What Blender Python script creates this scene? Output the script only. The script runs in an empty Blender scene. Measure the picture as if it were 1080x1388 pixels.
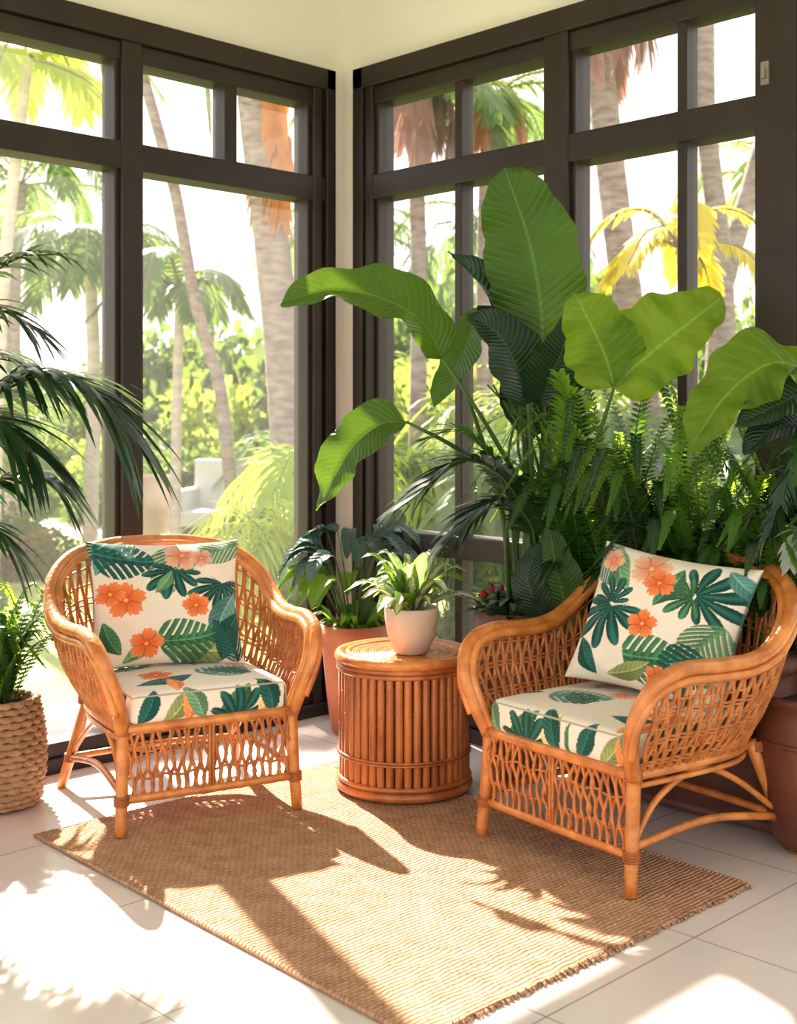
import bpy, math, random
import numpy as np
from mathutils import Vector
random.seed(7); np.random.seed(7)
R=random.random
def U(a,b): return random.uniform(a,b)
# ------------------------------------------------------------------ room frame
# survey frame (r right, f forward, metres) -> world, walls axis aligned, room corner at origin
CR,CF=-.262,5.86
def W(r,f,z=0.0):
    a=r-CR; b=f-CF
    return (a*.7145+b*.6997, -a*.6997+b*.7145, z)
def Wd(r,f,z=0.0): return (r*.7145+f*.6997, -r*.6997+f*.7145, z)

# ------------------------------------------------------------------ mesh builder
class MB:
    def __init__(s): s.v=[]; s.f=[]; s.m=[]; s.uv=[]
    def add(s,vs,fs,mat=0,uv=None):
        o=len(s.v); s.v.extend([tuple(map(float,p)) for p in vs])
        s.uv.extend(uv if uv is not None else [(0.0,0.5)]*len(vs))
        s.f.extend([tuple(i+o for i in f) for f in fs]); s.m.extend([mat]*len(fs))
    def obj(s,name,mats,origin=(0,0,0),rf=False,clamp=False,smooth=True,parent=None,loc=None,rot=None):
        v=np.array(s.v,dtype=float)
        if rf:
            a=v[:,0]-CR; b=v[:,1]-CF
            v=np.stack([a*.7145+b*.6997,-a*.6997+b*.7145,v[:,2]],1)
        if clamp:
            v[:,0]=np.minimum(v[:,0],-.055-.01*np.random.rand(len(v))); v[:,1]=np.minimum(v[:,1],-.055-.01*np.random.rand(len(v)))
            v[:,2]=np.maximum(v[:,2],.012)
        v=v-np.array(origin)
        me=bpy.data.meshes.new(name); me.from_pydata(v.tolist(),[],s.f)
        for m in mats: me.materials.append(m)
        me.polygons.foreach_set('material_index',s.m)
        if smooth: me.polygons.foreach_set('use_smooth',[True]*len(s.f))
        ul=me.uv_layers.new(name='UVMap'); li=np.zeros(len(me.loops),dtype=np.int32); me.loops.foreach_get('vertex_index',li)
        ul.data.foreach_set('uv',np.array(s.uv,dtype=float)[li].ravel())
        me.update()
        ob=bpy.data.objects.new(name,me); bpy.context.collection.objects.link(ob)
        ob.location=loc if loc is not None else origin
        if rot: ob.rotation_euler=rot
        if parent is not None: ob.parent=parent
        return ob
def empty(name,loc=(0,0,0),rot=(0,0,0)):
    e=bpy.data.objects.new(name,None); e.empty_display_size=.1; bpy.context.collection.objects.link(e)
    e.location=loc; e.rotation_euler=rot; return e
def catmull(pts,n):
    P=np.array(pts,dtype=float)
    if len(P)==2:
        t=np.linspace(0,1,n+1)[:,None]; return P[0]*(1-t)+P[1]*t
    Q=np.vstack([2*P[0]-P[1],P,2*P[-1]-P[-2]]); out=[]
    for i in range(1,len(Q)-2):
        p0,p1,p2,p3=Q[i-1:i+3]
        for k in range(n):
            t=k/n
            out.append(.5*((2*p1)+(-p0+p2)*t+(2*p0-5*p1+4*p2-p3)*t*t+(-p0+3*p1-3*p2+p3)*t**3))
    out.append(P[-1]); return np.array(out)
def resample(P,n):
    d=np.r_[0,np.cumsum(np.linalg.norm(np.diff(P,axis=0),axis=1))]; s=np.linspace(0,d[-1],n+1)
    return np.stack([np.interp(s,d,P[:,k]) for k in range(3)],1)
def nz(v):
    v=np.asarray(v,dtype=float); l=np.linalg.norm(v); return v/l if l>1e-9 else v
def tube(mb,pts,rad,mat=0,seg=8,n=6,closed=False):
    P=catmull(pts,n) if n>1 else np.array(pts,dtype=float)
    m=len(P)
    if np.isscalar(rad): rr=np.full(m,rad)
    else: rr=np.interp(np.linspace(0,1,m),np.linspace(0,1,len(rad)),rad)
    T=np.gradient(P,axis=0)
    if closed: T[0]=T[-1]=P[1]-P[-2]
    t0=nz(T[0]); a=np.array([0,0,1.]) if abs(t0[2])<.9 else np.array([1.,0,0]); N=nz(np.cross(t0,a))
    vs=[];uv=[];ang=np.linspace(0,2*math.pi,seg,endpoint=False);ca=np.cos(ang);sa=np.sin(ang)
    for i in range(m):
        t=nz(T[i]); N=nz(N-t*np.dot(N,t)); B=np.cross(t,N)
        ring=P[i]+rr[i]*(ca[:,None]*N+sa[:,None]*B); vs.extend(ring.tolist()); uv.extend([(i/m,k/seg) for k in range(seg)])
    fs=[]
    for i in range(m-1):
        for k in range(seg):
            k2=(k+1)%seg; fs.append((i*seg+k,i*seg+k2,(i+1)*seg+k2,(i+1)*seg+k))
    if not closed:
        fs.append(tuple(range(seg))[::-1]); fs.append(tuple((m-1)*seg+k for k in range(seg)))
    mb.add(vs,fs,mat,uv)
def ring(mb,c,R_,rad,mat=0,seg=8,N=56,wob=0):
    pts=[(c[0]+(R_+wob*math.sin(a*9))*math.cos(a),c[1]+(R_+wob*math.sin(a*9))*math.sin(a),c[2]) for a in np.linspace(0,2*math.pi,N+1)]
    tube(mb,pts,rad,mat,seg,1,True)
def lathe(mb,c,prof,mat=0,N=48):
    vs=[];fs=[]
    for (r,z) in prof:
        for k in range(N):
            a=2*math.pi*k/N; vs.append((c[0]+r*math.cos(a),c[1]+r*math.sin(a),c[2]+z))
    for i in range(len(prof)-1):
        for k in range(N):
            k2=(k+1)%N; fs.append((i*N+k,i*N+k2,(i+1)*N+k2,(i+1)*N+k))
    mb.add(vs,fs,mat)
def disc(mb,c,r,mat=0,N=40,bump=0):
    vs=[(c[0],c[1],c[2]+bump)]+[(c[0]+r*math.cos(2*math.pi*k/N),c[1]+r*math.sin(2*math.pi*k/N),c[2]) for k in range(N)]
    mb.add(vs,[(0,k+1,(k+1)%N+1) for k in range(N)],mat)
def box(mb,a,b,mat=0):
    x0,y0,z0=[min(a[i],b[i]) for i in range(3)]; x1,y1,z1=[max(a[i],b[i]) for i in range(3)]
    mb.add([(x0,y0,z0),(x1,y0,z0),(x1,y1,z0),(x0,y1,z0),(x0,y0,z1),(x1,y0,z1),(x1,y1,z1),(x0,y1,z1)],
      [(0,3,2,1),(4,5,6,7),(0,1,5,4),(1,2,6,5),(2,3,7,6),(3,0,4,7)],mat)
def blade(mb,mid,hw,nrm,mat=0,fold=.3,wave=.008,nu=18,nv=6,pw=.75,px=.7,tip=0,asym=0):
    P=resample(catmull(mid,8),nu); T=np.gradient(P,axis=0); ph=U(0,6)
    vs=[];uv=[];n=2*nv+1
    for i in range(nu+1):
        s=i/nu; t=nz(T[i]); S=nz(np.cross(nz(nrm),t)); Nn=np.cross(t,S)
        w=hw*max(0.0,math.sin(math.pi*min(1,max(0,s))**pw))**px
        if tip and s>.6: w*=1-tip*((s-.6)/.4)**1.3
        if i==0 or i==nu: w=hw*.01
        for j in range(-nv,nv+1):
            v=j/nv; a=abs(v)
            ww=w*(1+asym*v)*(1+.04*a*math.sin(s*23+ph+v)+.02*a*math.sin(s*51+ph*3))
            p=P[i]+S*(v*ww*math.cos(fold*(1+.2*a)))+Nn*(a*w*math.sin(fold)-.35*w*a*a*fold)
            p=p+Nn*(wave*a*a*math.sin(s*14+ph+(2 if v>0 else 0))+wave*.5*a*math.sin(s*31+ph*2))
            vs.append(p); uv.append((s,v*.5+.5))
    fs=[]
    for i in range(nu):
        for j in range(n-1):
            a=i*n+j; fs.append((a,a+1,a+n+1,a+n))
    mb.add(vs,fs,mat,uv)
def leaflet(mb,p0,d,L,hw,droop,nrm,mat=0,k=4):
    p0=np.asarray(p0,dtype=float); Wv=nz(np.cross(d,nrm)); vs=[];uv=[]
    for i in range(k+1):
        t=i/k; c=p0+d*L*t; c=c+np.array([0,0,-droop*L*t*t]); w=hw*(.35+.65*math.sin(math.pi*min(1,t*.9+.12))) if i<k else hw*.03
        vs+= [c-Wv*w,c+Wv*w]; uv+=[(t,0.15),(t,0.85)]
    mb.add(vs,[(2*i,2*i+1,2*i+3,2*i+2) for i in range(k)],mat,uv)
def pinnate(mb,rach,n=30,L=.3,hw=.012,droop=.4,mat=0,stem=1,ang=58,lift=.15,srad=.006,start=.18,up=(0,0,1),jit=.1,k=4,env=None,sseg=5):
    P=resample(catmull(rach,8),60); T=np.gradient(P,axis=0)
    tube(mb,resample(P,14),[srad,srad*.8,srad*.3],stem,sseg,1)
    up=np.array(up,dtype=float)
    for i in range(n):
        s=start+(1-start)*(i/(n-1)); ix=min(59,int(s*60)); t=nz(T[ix]); S=nz(np.cross(t,up)); Un=np.cross(S,t)
        fr=s*60-ix; p=P[ix]*(1-min(1,fr))+P[min(60,ix+1)]*min(1,fr)
        e=(math.sin(math.pi*min(1,.12+.8*(i/(n-1))))**.6) if env is None else env(i/(n-1))
        a=math.radians(ang*(1-.45*(i/(n-1))))
        for sg in (-1,1):
            aa=a*(1+U(-jit,jit)); d=nz(S*sg*math.sin(aa)+t*math.cos(aa)+Un*(lift+U(-jit,jit)*.6))
            leaflet(mb,p,d,L*e*U(.88,1.06),hw,droop*U(.7,1.3),nz(Un+S*sg*-.3),mat,k)

# ------------------------------------------------------------------ materials
def newmat(name):
    m=bpy.data.materials.new(name); m.use_nodes=True; nt=m.node_tree; nt.nodes.clear()
    return m,nt,nt.nodes.new('ShaderNodeOutputMaterial')
def nd(nt,t,**k):
    n=nt.nodes.new(t)
    for a,b in k.items(): setattr(n,a,b)
    return n
def rgb(c): return (c[0],c[1],c[2],1)
def ramp(nt,fac,stops):
    r=nd(nt,'ShaderNodeValToRGB'); e=r.color_ramp.elements
    e[0].position=stops[0][0]; e[0].color=rgb(stops[0][1]); e[1].position=stops[-1][0]; e[1].color=rgb(stops[-1][1])
    for p,c in stops[1:-1]:
        x=e.new(p); x.color=rgb(c)
    nt.links.new(fac,r.inputs[0]); return r.outputs[0]
def math_(nt,op,a,b=None,c=None):
    n=nd(nt,'ShaderNodeMath',operation=op)
    for i,x in enumerate((a,b,c)):
        if x is None: continue
        if isinstance(x,(int,float)): n.inputs[i].default_value=x
        else: nt.links.new(x,n.inputs[i])
    return n.outputs[0]
def simple(name,c1,c2,rough=.5,scale=8,bump=.1,bscale=None,spec=.5,stretch=None,coat=0,metal=0,detail=4):
    m,nt,out=newmat(name); L=nt.links
    tc=nd(nt,'ShaderNodeTexCoord'); mp=nd(nt,'ShaderNodeMapping'); L.new(tc.outputs['Object'],mp.inputs[0])
    if stretch: mp.inputs['Scale'].default_value=stretch
    no=nd(nt,'ShaderNodeTexNoise'); no.inputs['Scale'].default_value=scale; no.inputs['Detail'].default_value=detail; L.new(mp.outputs[0],no.inputs[0])
    col=ramp(nt,no.outputs[0],[(.3,c1),(.7,c2)])
    p=nd(nt,'ShaderNodeBsdfPrincipled'); L.new(col,p.inputs['Base Color']); p.inputs['Roughness'].default_value=rough
    p.inputs['Specular IOR Level'].default_value=spec; p.inputs['Coat Weight'].default_value=coat; p.inputs['Metallic'].default_value=metal
    if bump:
        n2=nd(nt,'ShaderNodeTexNoise'); n2.inputs['Scale'].default_value=bscale or scale*4; L.new(mp.outputs[0],n2.inputs[0])
        b=nd(nt,'ShaderNodeBump'); b.inputs['Strength'].default_value=bump; b.inputs['Distance'].default_value=.01
        L.new(n2.outputs[0],b.inputs['Height']); L.new(b.outputs[0],p.inputs['Normal'])
    L.new(p.outputs[0],out.inputs[0]); return m
def leafmat(name,c1,c2,tr,trw=.4,rough=.35,veins=0,scale=3,stripe=None,rand=0,spec=.4):
    m,nt,out=newmat(name); L=nt.links
    tc=nd(nt,'ShaderNodeTexCoord'); no=nd(nt,'ShaderNodeTexNoise'); no.inputs['Scale'].default_value=scale; L.new(tc.outputs['Object'],no.inputs[0])
    f=no.outputs[0]
    if rand:
        oi=nd(nt,'ShaderNodeObjectInfo'); f=math_(nt,'ADD',math_(nt,'MULTIPLY',oi.outputs['Random'],rand),math_(nt,'MULTIPLY',f,1-rand*.5))
    col=ramp(nt,f,[(.3,c1),(.72,c2)])
    p=nd(nt,'ShaderNodeBsdfPrincipled'); p.inputs['Roughness'].default_value=rough; p.inputs['Specular IOR Level'].default_value=spec
    tl=nd(nt,'ShaderNodeBsdfTranslucent'); mx=nd(nt,'ShaderNodeMixShader'); mx.inputs[0].default_value=trw
    base=col; tcol=None
    if veins or stripe:
        uv=nd(nt,'ShaderNodeSeparateXYZ'); L.new(tc.outputs['UV'],uv.inputs[0])
        a=math_(nt,'ABSOLUTE',math_(nt,'SUBTRACT',uv.outputs[1],.5))
        if veins:
            w=math_(nt,'SINE',math_(nt,'MULTIPLY',math_(nt,'SUBTRACT',uv.outputs[0],math_(nt,'MULTIPLY',a,.28)),veins*6.283))
            w01=math_(nt,'POWER',math_(nt,'MULTIPLY_ADD',w,.5,.5),3.0)
            mid=math_(nt,'LESS_THAN',a,.018)
            k=math_(nt,'MAXIMUM',math_(nt,'MULTIPLY',w01,.35),math_(nt,'MULTIPLY',mid,.8))
            mm=nd(nt,'ShaderNodeMix',data_type='RGBA'); L.new(k,mm.inputs[0]); L.new(base,mm.inputs[6]); mm.inputs[7].default_value=rgb([min(1,x*1.8+.04) for x in c2]); base=mm.outputs[2]
            n4=nd(nt,'ShaderNodeTexNoise'); n4.inputs['Scale'].default_value=9; L.new(tc.outputs['Object'],n4.inputs[0])
            tm=nd(nt,'ShaderNodeMix',data_type='RGBA'); L.new(math_(nt,'ADD',math_(nt,'MULTIPLY',w01,.45),math_(nt,'MULTIPLY',math_(nt,'SUBTRACT',n4.outputs[0],.35),1.2)),tm.inputs[0]); tm.inputs[6].default_value=rgb(tr); tm.inputs[7].default_value=rgb([x*.5 for x in tr]); tcol=tm.outputs[2]
            b=nd(nt,'ShaderNodeBump'); b.inputs['Strength'].default_value=.5; b.inputs['Distance'].default_value=.005; L.new(w01,b.inputs['Height']); L.new(b.outputs[0],p.inputs['Normal'])
        if stripe:
            n3=nd(nt,'ShaderNodeTexNoise'); n3.inputs['Scale'].default_value=60; L.new(tc.outputs['Object'],n3.inputs[0])
            k=math_(nt,'LESS_THAN',math_(nt,'ADD',a,math_(nt,'MULTIPLY',math_(nt,'SUBTRACT',n3.outputs[0],.5),.5)),.2)
            mm=nd(nt,'ShaderNodeMix',data_type='RGBA'); L.new(k,mm.inputs[0]); L.new(base,mm.inputs[6]); mm.inputs[7].default_value=rgb(stripe); base=mm.outputs[2]
    L.new(base,p.inputs['Base Color'])
    t2=nd(nt,'ShaderNodeMix',data_type='RGBA'); t2.inputs[0].default_value=.25; L.new(base,t2.inputs[7])
    if tcol is None: t2.inputs[6].default_value=rgb(tr)
    else: L.new(tcol,t2.inputs[6])
    L.new(t2.outputs[2],tl.inputs[0]); L.new(p.outputs[0],mx.inputs[1]); L.new(tl.outputs[0],mx.inputs[2]); L.new(mx.outputs[0],out.inputs[0])
    return m
def vcolmat(name):
    m,nt,out=newmat(name); L=nt.links
    a=nd(nt,'ShaderNodeAttribute'); a.attribute_name='Col'
    p=nd(nt,'ShaderNodeBsdfPrincipled'); p.inputs['Roughness'].default_value=.85; p.inputs['Sheen Weight'].default_value=.1; p.inputs['Specular IOR Level'].default_value=.15
    L.new(a.outputs[0],p.inputs['Base Color'])
    tc=nd(nt,'ShaderNodeTexCoord'); n=nd(nt,'ShaderNodeTexNoise'); n.inputs['Scale'].default_value=400; L.new(tc.outputs['Object'],n.inputs[0])
    b=nd(nt,'ShaderNodeBump'); b.inputs['Strength'].default_value=.15; b.inputs['Distance'].default_value=.002; L.new(n.outputs[0],b.inputs['Height']); L.new(b.outputs[0],p.inputs['Normal'])
    L.new(p.outputs[0],out.inputs[0]); return m
M={}
M['wall']=simple('wall_paint',(.82,.77,.76),(.85,.80,.79),.8,4,.05,60)
M['frame']=simple('window_frame_paint',(.017,.010,.0095),(.026,.016,.015),.42,5,.03,80,spec=.4)
M['rattan']=simple('rattan_cane',(.44,.125,.020),(.76,.28,.065),.32,16,.3,70,coat=.3)
M['rattan2']=simple('rattan_cane_weave',(.36,.10,.018),(.66,.23,.052),.42,25,.2,90,coat=.1)
M['bind']=simple('rattan_binding',(.30,.08,.013),(.50,.16,.038),.45,30,.5,250)
M['rattan_dark']=simple('rattan_drum',(.24,.058,.014),(.58,.18,.042),.31,10,.3,60,coat=.35,stretch=(1,1,.35))
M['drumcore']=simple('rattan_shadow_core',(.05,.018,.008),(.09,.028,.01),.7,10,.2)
M['terracotta']=simple('terracotta_clay',(.40,.12,.06),(.54,.20,.11),.8,7,.2,60)
M['brownpot']=simple('brown_clay',(.13,.052,.04),(.21,.085,.062),.55,7,.2,40)
M['darkpot']=simple('dark_terracotta',(.09,.026,.012),(.18,.052,.024),.5,5,.2,30)
M['creampot']=simple('cream_ceramic',(.58,.42,.32),(.66,.50,.40),.6,10,.1,90)
M['soil']=simple('potting_soil',(.02,.013,.008),(.06,.04,.025),.95,40,1,90)
M['basket']=simple('seagrass_basket',(.28,.15,.07),(.48,.29,.15),.8,40,.6,160)
M['trunk']=simple('palm_bark',(.16,.12,.115),(.36,.29,.27),.9,7,1.0,16,stretch=(1,1,3))
M['trunkw']=simple('pale_bark',(.42,.36,.33),(.62,.54,.50),.9,6,.4,14,stretch=(1,1,3))
M['deadfrond']=leafmat('dry_frond',(.42,.17,.05),(.62,.30,.10),(.8,.35,.08),.4,.8)
M['deadred']=leafmat('dry_red_frond',(.28,.15,.13),(.42,.27,.23),(.55,.30,.22),.3,.8)
M['stem']=leafmat('plant_stem',(.04,.10,.018),(.10,.18,.035),(.2,.35,.04),.1,.45)
M['stemd']=leafmat('dark_plant_stem',(.02,.05,.01),(.05,.09,.02),(.08,.15,.02),.1,.45)
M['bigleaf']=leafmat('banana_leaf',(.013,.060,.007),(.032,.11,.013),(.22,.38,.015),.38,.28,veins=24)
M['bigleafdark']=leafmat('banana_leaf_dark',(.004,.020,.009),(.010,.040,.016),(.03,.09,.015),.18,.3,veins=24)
M['brightleaf']=leafmat('banana_leaf_bright',(.07,.17,.012),(.12,.26,.02),(.50,.66,.03),.6,.35,veins=13)
M['fern']=leafmat('fern_leaf',(.006,.042,.007),(.018,.10,.014),(.17,.40,.02),.35,.42,scale=5)
M['fernb']=leafmat('fern_leaf_bright',(.028,.115,.010),(.08,.22,.022),(.42,.68,.04),.5,.42,scale=5)
M['palm']=leafmat('palm_leaf',(.005,.024,.010),(.013,.052,.017),(.05,.17,.025),.22,.27,scale=4)
M['silver']=leafmat('silver_leaf',(.20,.25,.22),(.38,.42,.38),(.42,.5,.38),.3,.5,scale=9)
M['blueleaf']=leafmat('blue_green_leaf',(.016,.042,.038),(.042,.09,.072),(.07,.2,.09),.25,.3,veins=10)
M['varieg']=leafmat('variegated_leaf',(.05,.13,.025),(.12,.23,.055),(.42,.58,.15),.35,.4,stripe=(.60,.60,.42))
M['out1']=leafmat('garden_foliage',(.014,.06,.012),(.09,.17,.03),(.28,.42,.06),.42,.5,scale=.6,rand=.55)
M['out2']=leafmat('garden_foliage_yellow',(.14,.26,.03),(.34,.42,.05),(.60,.70,.09),.45,.5,scale=1.2,rand=.4)
M['outpalm']=leafmat('garden_palm_frond',(.025,.08,.018),(.08,.16,.03),(.28,.44,.07),.38,.45,scale=1,rand=.4)
M['outyel']=leafmat('garden_palm_yellow',(.5,.42,.03),(.7,.6,.05),(.9,.78,.08),.5,.5,scale=1,rand=.3)
M['red']=leafmat('red_bud',(.25,.01,.02),(.4,.03,.04),(.5,.05,.05),.3,.5)
M['fabric']=vcolmat('tropical_print_fabric')
M['plastic']=simple('latch_enamel',(.22,.19,.18),(.26,.23,.22),.4,5,0)
M['lawn']=simple('lawn_grass',(.17,.25,.05),(.34,.40,.11),.9,1.6,.8,60)
M['patio']=simple('patio_concrete',(.50,.44,.40),(.60,.54,.49),.8,3,.2,40)
M['outwhite']=simple('garden_furniture_paint',(.55,.55,.56),(.62,.62,.64),.6,5,.05)
M['stone']=simple('garden_stone',(.5,.34,.29),(.62,.46,.4),.9,3,.5,12)
# floor tiles
def tile_mat():
    m,nt,out=newmat('porcelain_floor_tile'); L=nt.links
    ge=nd(nt,'ShaderNodeNewGeometry'); sp=nd(nt,'ShaderNodeSeparateXYZ'); L.new(ge.outputs['Position'],sp.inputs[0])
    def line(o,off):
        t=math_(nt,'FRACT',math_(nt,'DIVIDE',math_(nt,'ADD',o,off),.62)); d=math_(nt,'ABSOLUTE',math_(nt,'SUBTRACT',t,.5))
        return math_(nt,'GREATER_THAN',d,.5-.0036),t
    a,_=line(sp.outputs[0],2.313+6.2); b,_=line(sp.outputs[1],1.346+6.2)
    g=math_(nt,'MAXIMUM',a,b)
    no=nd(nt,'ShaderNodeTexNoise'); no.inputs['Scale'].default_value=2.5; no.inputs['Detail'].default_value=6; L.new(ge.outputs['Position'],no.inputs[0])
    base=ramp(nt,no.outputs[0],[(.3,(.66,.595,.57)),(.7,(.74,.68,.65))])
    mm=nd(nt,'ShaderNodeMix',data_type='RGBA'); L.new(g,mm.inputs[0]); L.new(base,mm.inputs[6]); mm.inputs[7].default_value=(.30,.24,.21,1)
    p=nd(nt,'ShaderNodeBsdfPrincipled'); L.new(mm.outputs[2],p.inputs['Base Color']); p.inputs['Specular IOR Level'].default_value=.5
    L.new(math_(nt,'MULTIPLY_ADD',no.outputs[0],.15,.12),p.inputs['Roughness'])
    bu=nd(nt,'ShaderNodeBump'); bu.inputs['Strength'].default_value=.4; bu.inputs['Distance'].default_value=.004; bu.invert=True; L.new(g,bu.inputs['Height']); L.new(bu.outputs[0],p.inputs['Normal'])
    L.new(p.outputs[0],out.inputs[0]); return m
M['tile']=tile_mat()
def rug_mat():
    m,nt,out=newmat('woven_jute'); L=nt.links
    tc=nd(nt,'ShaderNodeTexCoord'); sp=nd(nt,'ShaderNodeSeparateXYZ'); L.new(tc.outputs['Object'],sp.inputs[0])
    no=nd(nt,'ShaderNodeTexNoise'); no.inputs['Scale'].default_value=18; no.inputs['Detail'].default_value=5; L.new(tc.outputs['Object'],no.inputs[0])
    wob=math_(nt,'MULTIPLY',no.outputs[0],.024)
    rib=math_(nt,'SINE',math_(nt,'MULTIPLY',math_(nt,'ADD',sp.outputs[1],wob),2*math.pi/.015))
    row=math_(nt,'FLOOR',math_(nt,'DIVIDE',sp.outputs[1],.015))
    kn=math_(nt,'SINE',math_(nt,'ADD',math_(nt,'MULTIPLY',math_(nt,'ADD',sp.outputs[0],wob),2*math.pi/.024),math_(nt,'MULTIPLY',row,3.14159)))
    h=math_(nt,'ADD',math_(nt,'MULTIPLY',rib,.65),math_(nt,'MULTIPLY',kn,.35))
    n5=nd(nt,'ShaderNodeTexNoise'); n5.inputs['Scale'].default_value=140; L.new(tc.outputs['Object'],n5.inputs[0])
    f=math_(nt,'ADD',math_(nt,'MULTIPLY',h,.17),math_(nt,'MULTIPLY_ADD',n5.outputs[0],.5,math_(nt,'MULTIPLY',no.outputs[0],.5)))
    col=ramp(nt,f,[(.22,(.28,.14,.075)),(.5,(.49,.28,.165)),(.8,(.70,.45,.29))])
    p=nd(nt,'ShaderNodeBsdfPrincipled'); L.new(col,p.inputs['Base Color']); p.inputs['Roughness'].default_value=.9; p.inputs['Specular IOR Level'].default_value=.1
    b=nd(nt,'ShaderNodeBump'); b.inputs['Strength'].default_value=.8; b.inputs['Distance'].default_value=.005; L.new(h,b.inputs['Height']); L.new(b.outputs[0],p.inputs['Normal'])
    L.new(p.outputs[0],out.inputs[0]); return m
M['jute']=rug_mat()
def glass_mat():
    m,nt,out=newmat('window_glass'); L=nt.links
    t=nd(nt,'ShaderNodeBsdfTransparent'); t.inputs[0].default_value=(.99,.97,.97,1)
    g=nd(nt,'ShaderNodeBsdfGlossy'); g.inputs['Roughness'].default_value=.02
    d=nd(nt,'ShaderNodeBsdfTranslucent'); d.inputs[0].default_value=(1,.96,.93,1)  # translucent white mixed into the clear glass to imitate a bright hazy bloom
    a=nd(nt,'ShaderNodeMixShader'); a.inputs[0].default_value=.03; L.new(t.outputs[0],a.inputs[1]); L.new(g.outputs[0],a.inputs[2])
    b=nd(nt,'ShaderNodeMixShader'); b.inputs[0].default_value=.025; L.new(a.outputs[0],b.inputs[1]); L.new(d.outputs[0],b.inputs[2])
    L.new(b.outputs[0],out.inputs[0]); return m
M['glass']=glass_mat()

# ------------------------------------------------------------------ room shell
mb=MB(); box(mb,(-7,-7,-.12),(0.2,0.2,0)); mb.obj('floor',[M['tile']],smooth=False)
mb=MB(); box(mb,(-7,-7,3.6),(0.4,0.4,3.75)); mb.obj('ceiling',[M['wall']],smooth=False)
mb=MB(); box(mb,(-7,0,2.997),(0.2,.2,3.6)); box(mb,(-.084,0,0),(0.2,.2,2.997)); box(mb,(-7,0,0),(-3.45,.2,2.997)); mb.obj('wall_left',[M['wall']],smooth=False)
mb=MB(); box(mb,(0,-7,2.997),(.2,0,3.6)); box(mb,(0,-.113,0),(.2,0,2.997)); box(mb,(0,-7,0),(.2,-4.5,2.997)); mb.obj('wall_right',[M['wall']],smooth=False)
def window(name,left,t0,t1,jambs,mulls,munts_up,munts_full,sillband):
    mb=MB()
    def bx(a,b,z0,z1,d0,d1):   # a,b along wall, d depth: negative = into room
        if left: box(mb,(-a,d0,z0),(-b,d1,z1))
        else: box(mb,(d0,-a,z0),(d1,-b,z1))
    bx(t0,t1,2.90,2.997,-.045,.12); bx(t0,t1,2.823,2.90,-.02,.10)
    bx(t0,t1,2.382,2.494,-.03,.10)
    bx(t0,t1,0,.06,-.04,.12); bx(t0,t1,.06,.115,-.02,.10)
    for a,b in jambs: bx(a,b,0,2.997,-.045,.12)
    for a,b in mulls: bx(a,b,0,2.997,-.035,.11); bx(a-.02,b+.02,0,2.95,-.012,.09)
    for a,b in munts_up: bx(a,b,2.494,2.83,-.015,.08)
    for a,b in munts_full: bx(a,b,.1,2.83,-.01,.07)
    if sillband: bx(t0,t1,.77,.867,-.03,.10)
    o=mb.obj(name,[M['frame']],smooth=False)
    bv=o.modifiers.new('bevel','BEVEL'); bv.width=.005; bv.segments=2
    g=MB()
    if left: g.add([(-t0-.02,.04,.1),(-t1+.02,.04,.1),(-t1+.02,.04,2.95),(-t0-.02,.04,2.95)],[(0,1,2,3)])
    else: g.add([(.04,-t0-.02,.1),(.04,-t1+.02,.1),(.04,-t1+.02,2.95),(.04,-t0-.02,2.95)],[(0,1,2,3)])
    g.obj('glass_pane',[M['glass']],parent=o,smooth=False)
    return o
window('window_1',True,.084,3.45,[(.084,.14),(3.38,3.45)],[(.16,.21),(1.13,1.225),(2.2,2.3)],[(.635,.70),(1.76,1.83)],[],False)
w2=window('window_2',False,.113,4.5,[(.113,.18),(4.42,4.5)],[(.19,.235),(1.24,1.36),(2.18,2.33),(2.36,2.5),(3.45,3.57)],[],[(.73,.77),(1.845,1.885),(2.95,3.02)],True)
mb=MB(); box(mb,(-.042,-2.20,2.52),(-.034,-2.230,2.60)); box(mb,(-.056,-2.208,2.54),(-.04,-2.222,2.575)); mb.obj('latch',[M['plastic']],smooth=False,parent=w2)

# ------------------------------------------------------------------ rug
rc=np.array(W(-.083,3.825))
def rug():
    hx,hy=.665,.905
    ang=math.atan2(Wd(.735,.678)[1],Wd(.735,.678)[0])
    mb=MB(); N=70; vs=[];fs=[]
    for j in range(N+1):
        for i in range(N+1):
            u=-hx+2*hx*i/N; v=-hy+2*hy*j/N
            e=.004*math.sin(j*1.1)*(1 if i in(0,N) else 0)
            vs.append((u+e,v,.012+.0015*math.sin(u*9+v*5)))
    for j in range(N):
        for i in range(N):
            a=j*(N+1)+i; fs.append((a,a+1,a+N+2,a+N+1))
    mb.add(vs,fs)
    box(mb,(-hx+.002,-hy+.002,.001),(hx-.002,hy-.002,.0105))
    for sx in (-1,1):
        tube(mb,[(sx*hx,-hy,.009),(sx*hx,0,.009),(sx*hx,hy,.009)],.007,0,6,30)
    for sy in (-1,1):
        k=int(2*hx/.009)
        for q in range(k):
            x=-hx+2*hx*(q+.5)/k; l=U(.008,.020)
            tube(mb,[(x,sy*(hy-.004),.009),(x+U(-.003,.003),sy*(hy+l*.5),.009),(x+U(-.005,.005),sy*(hy+l),.004)],.0040,0,4,2)
    mb.obj('jute_rug',[M['jute']],loc=(rc[0],rc[1],0),rot=(0,0,ang))
rug()

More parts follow.
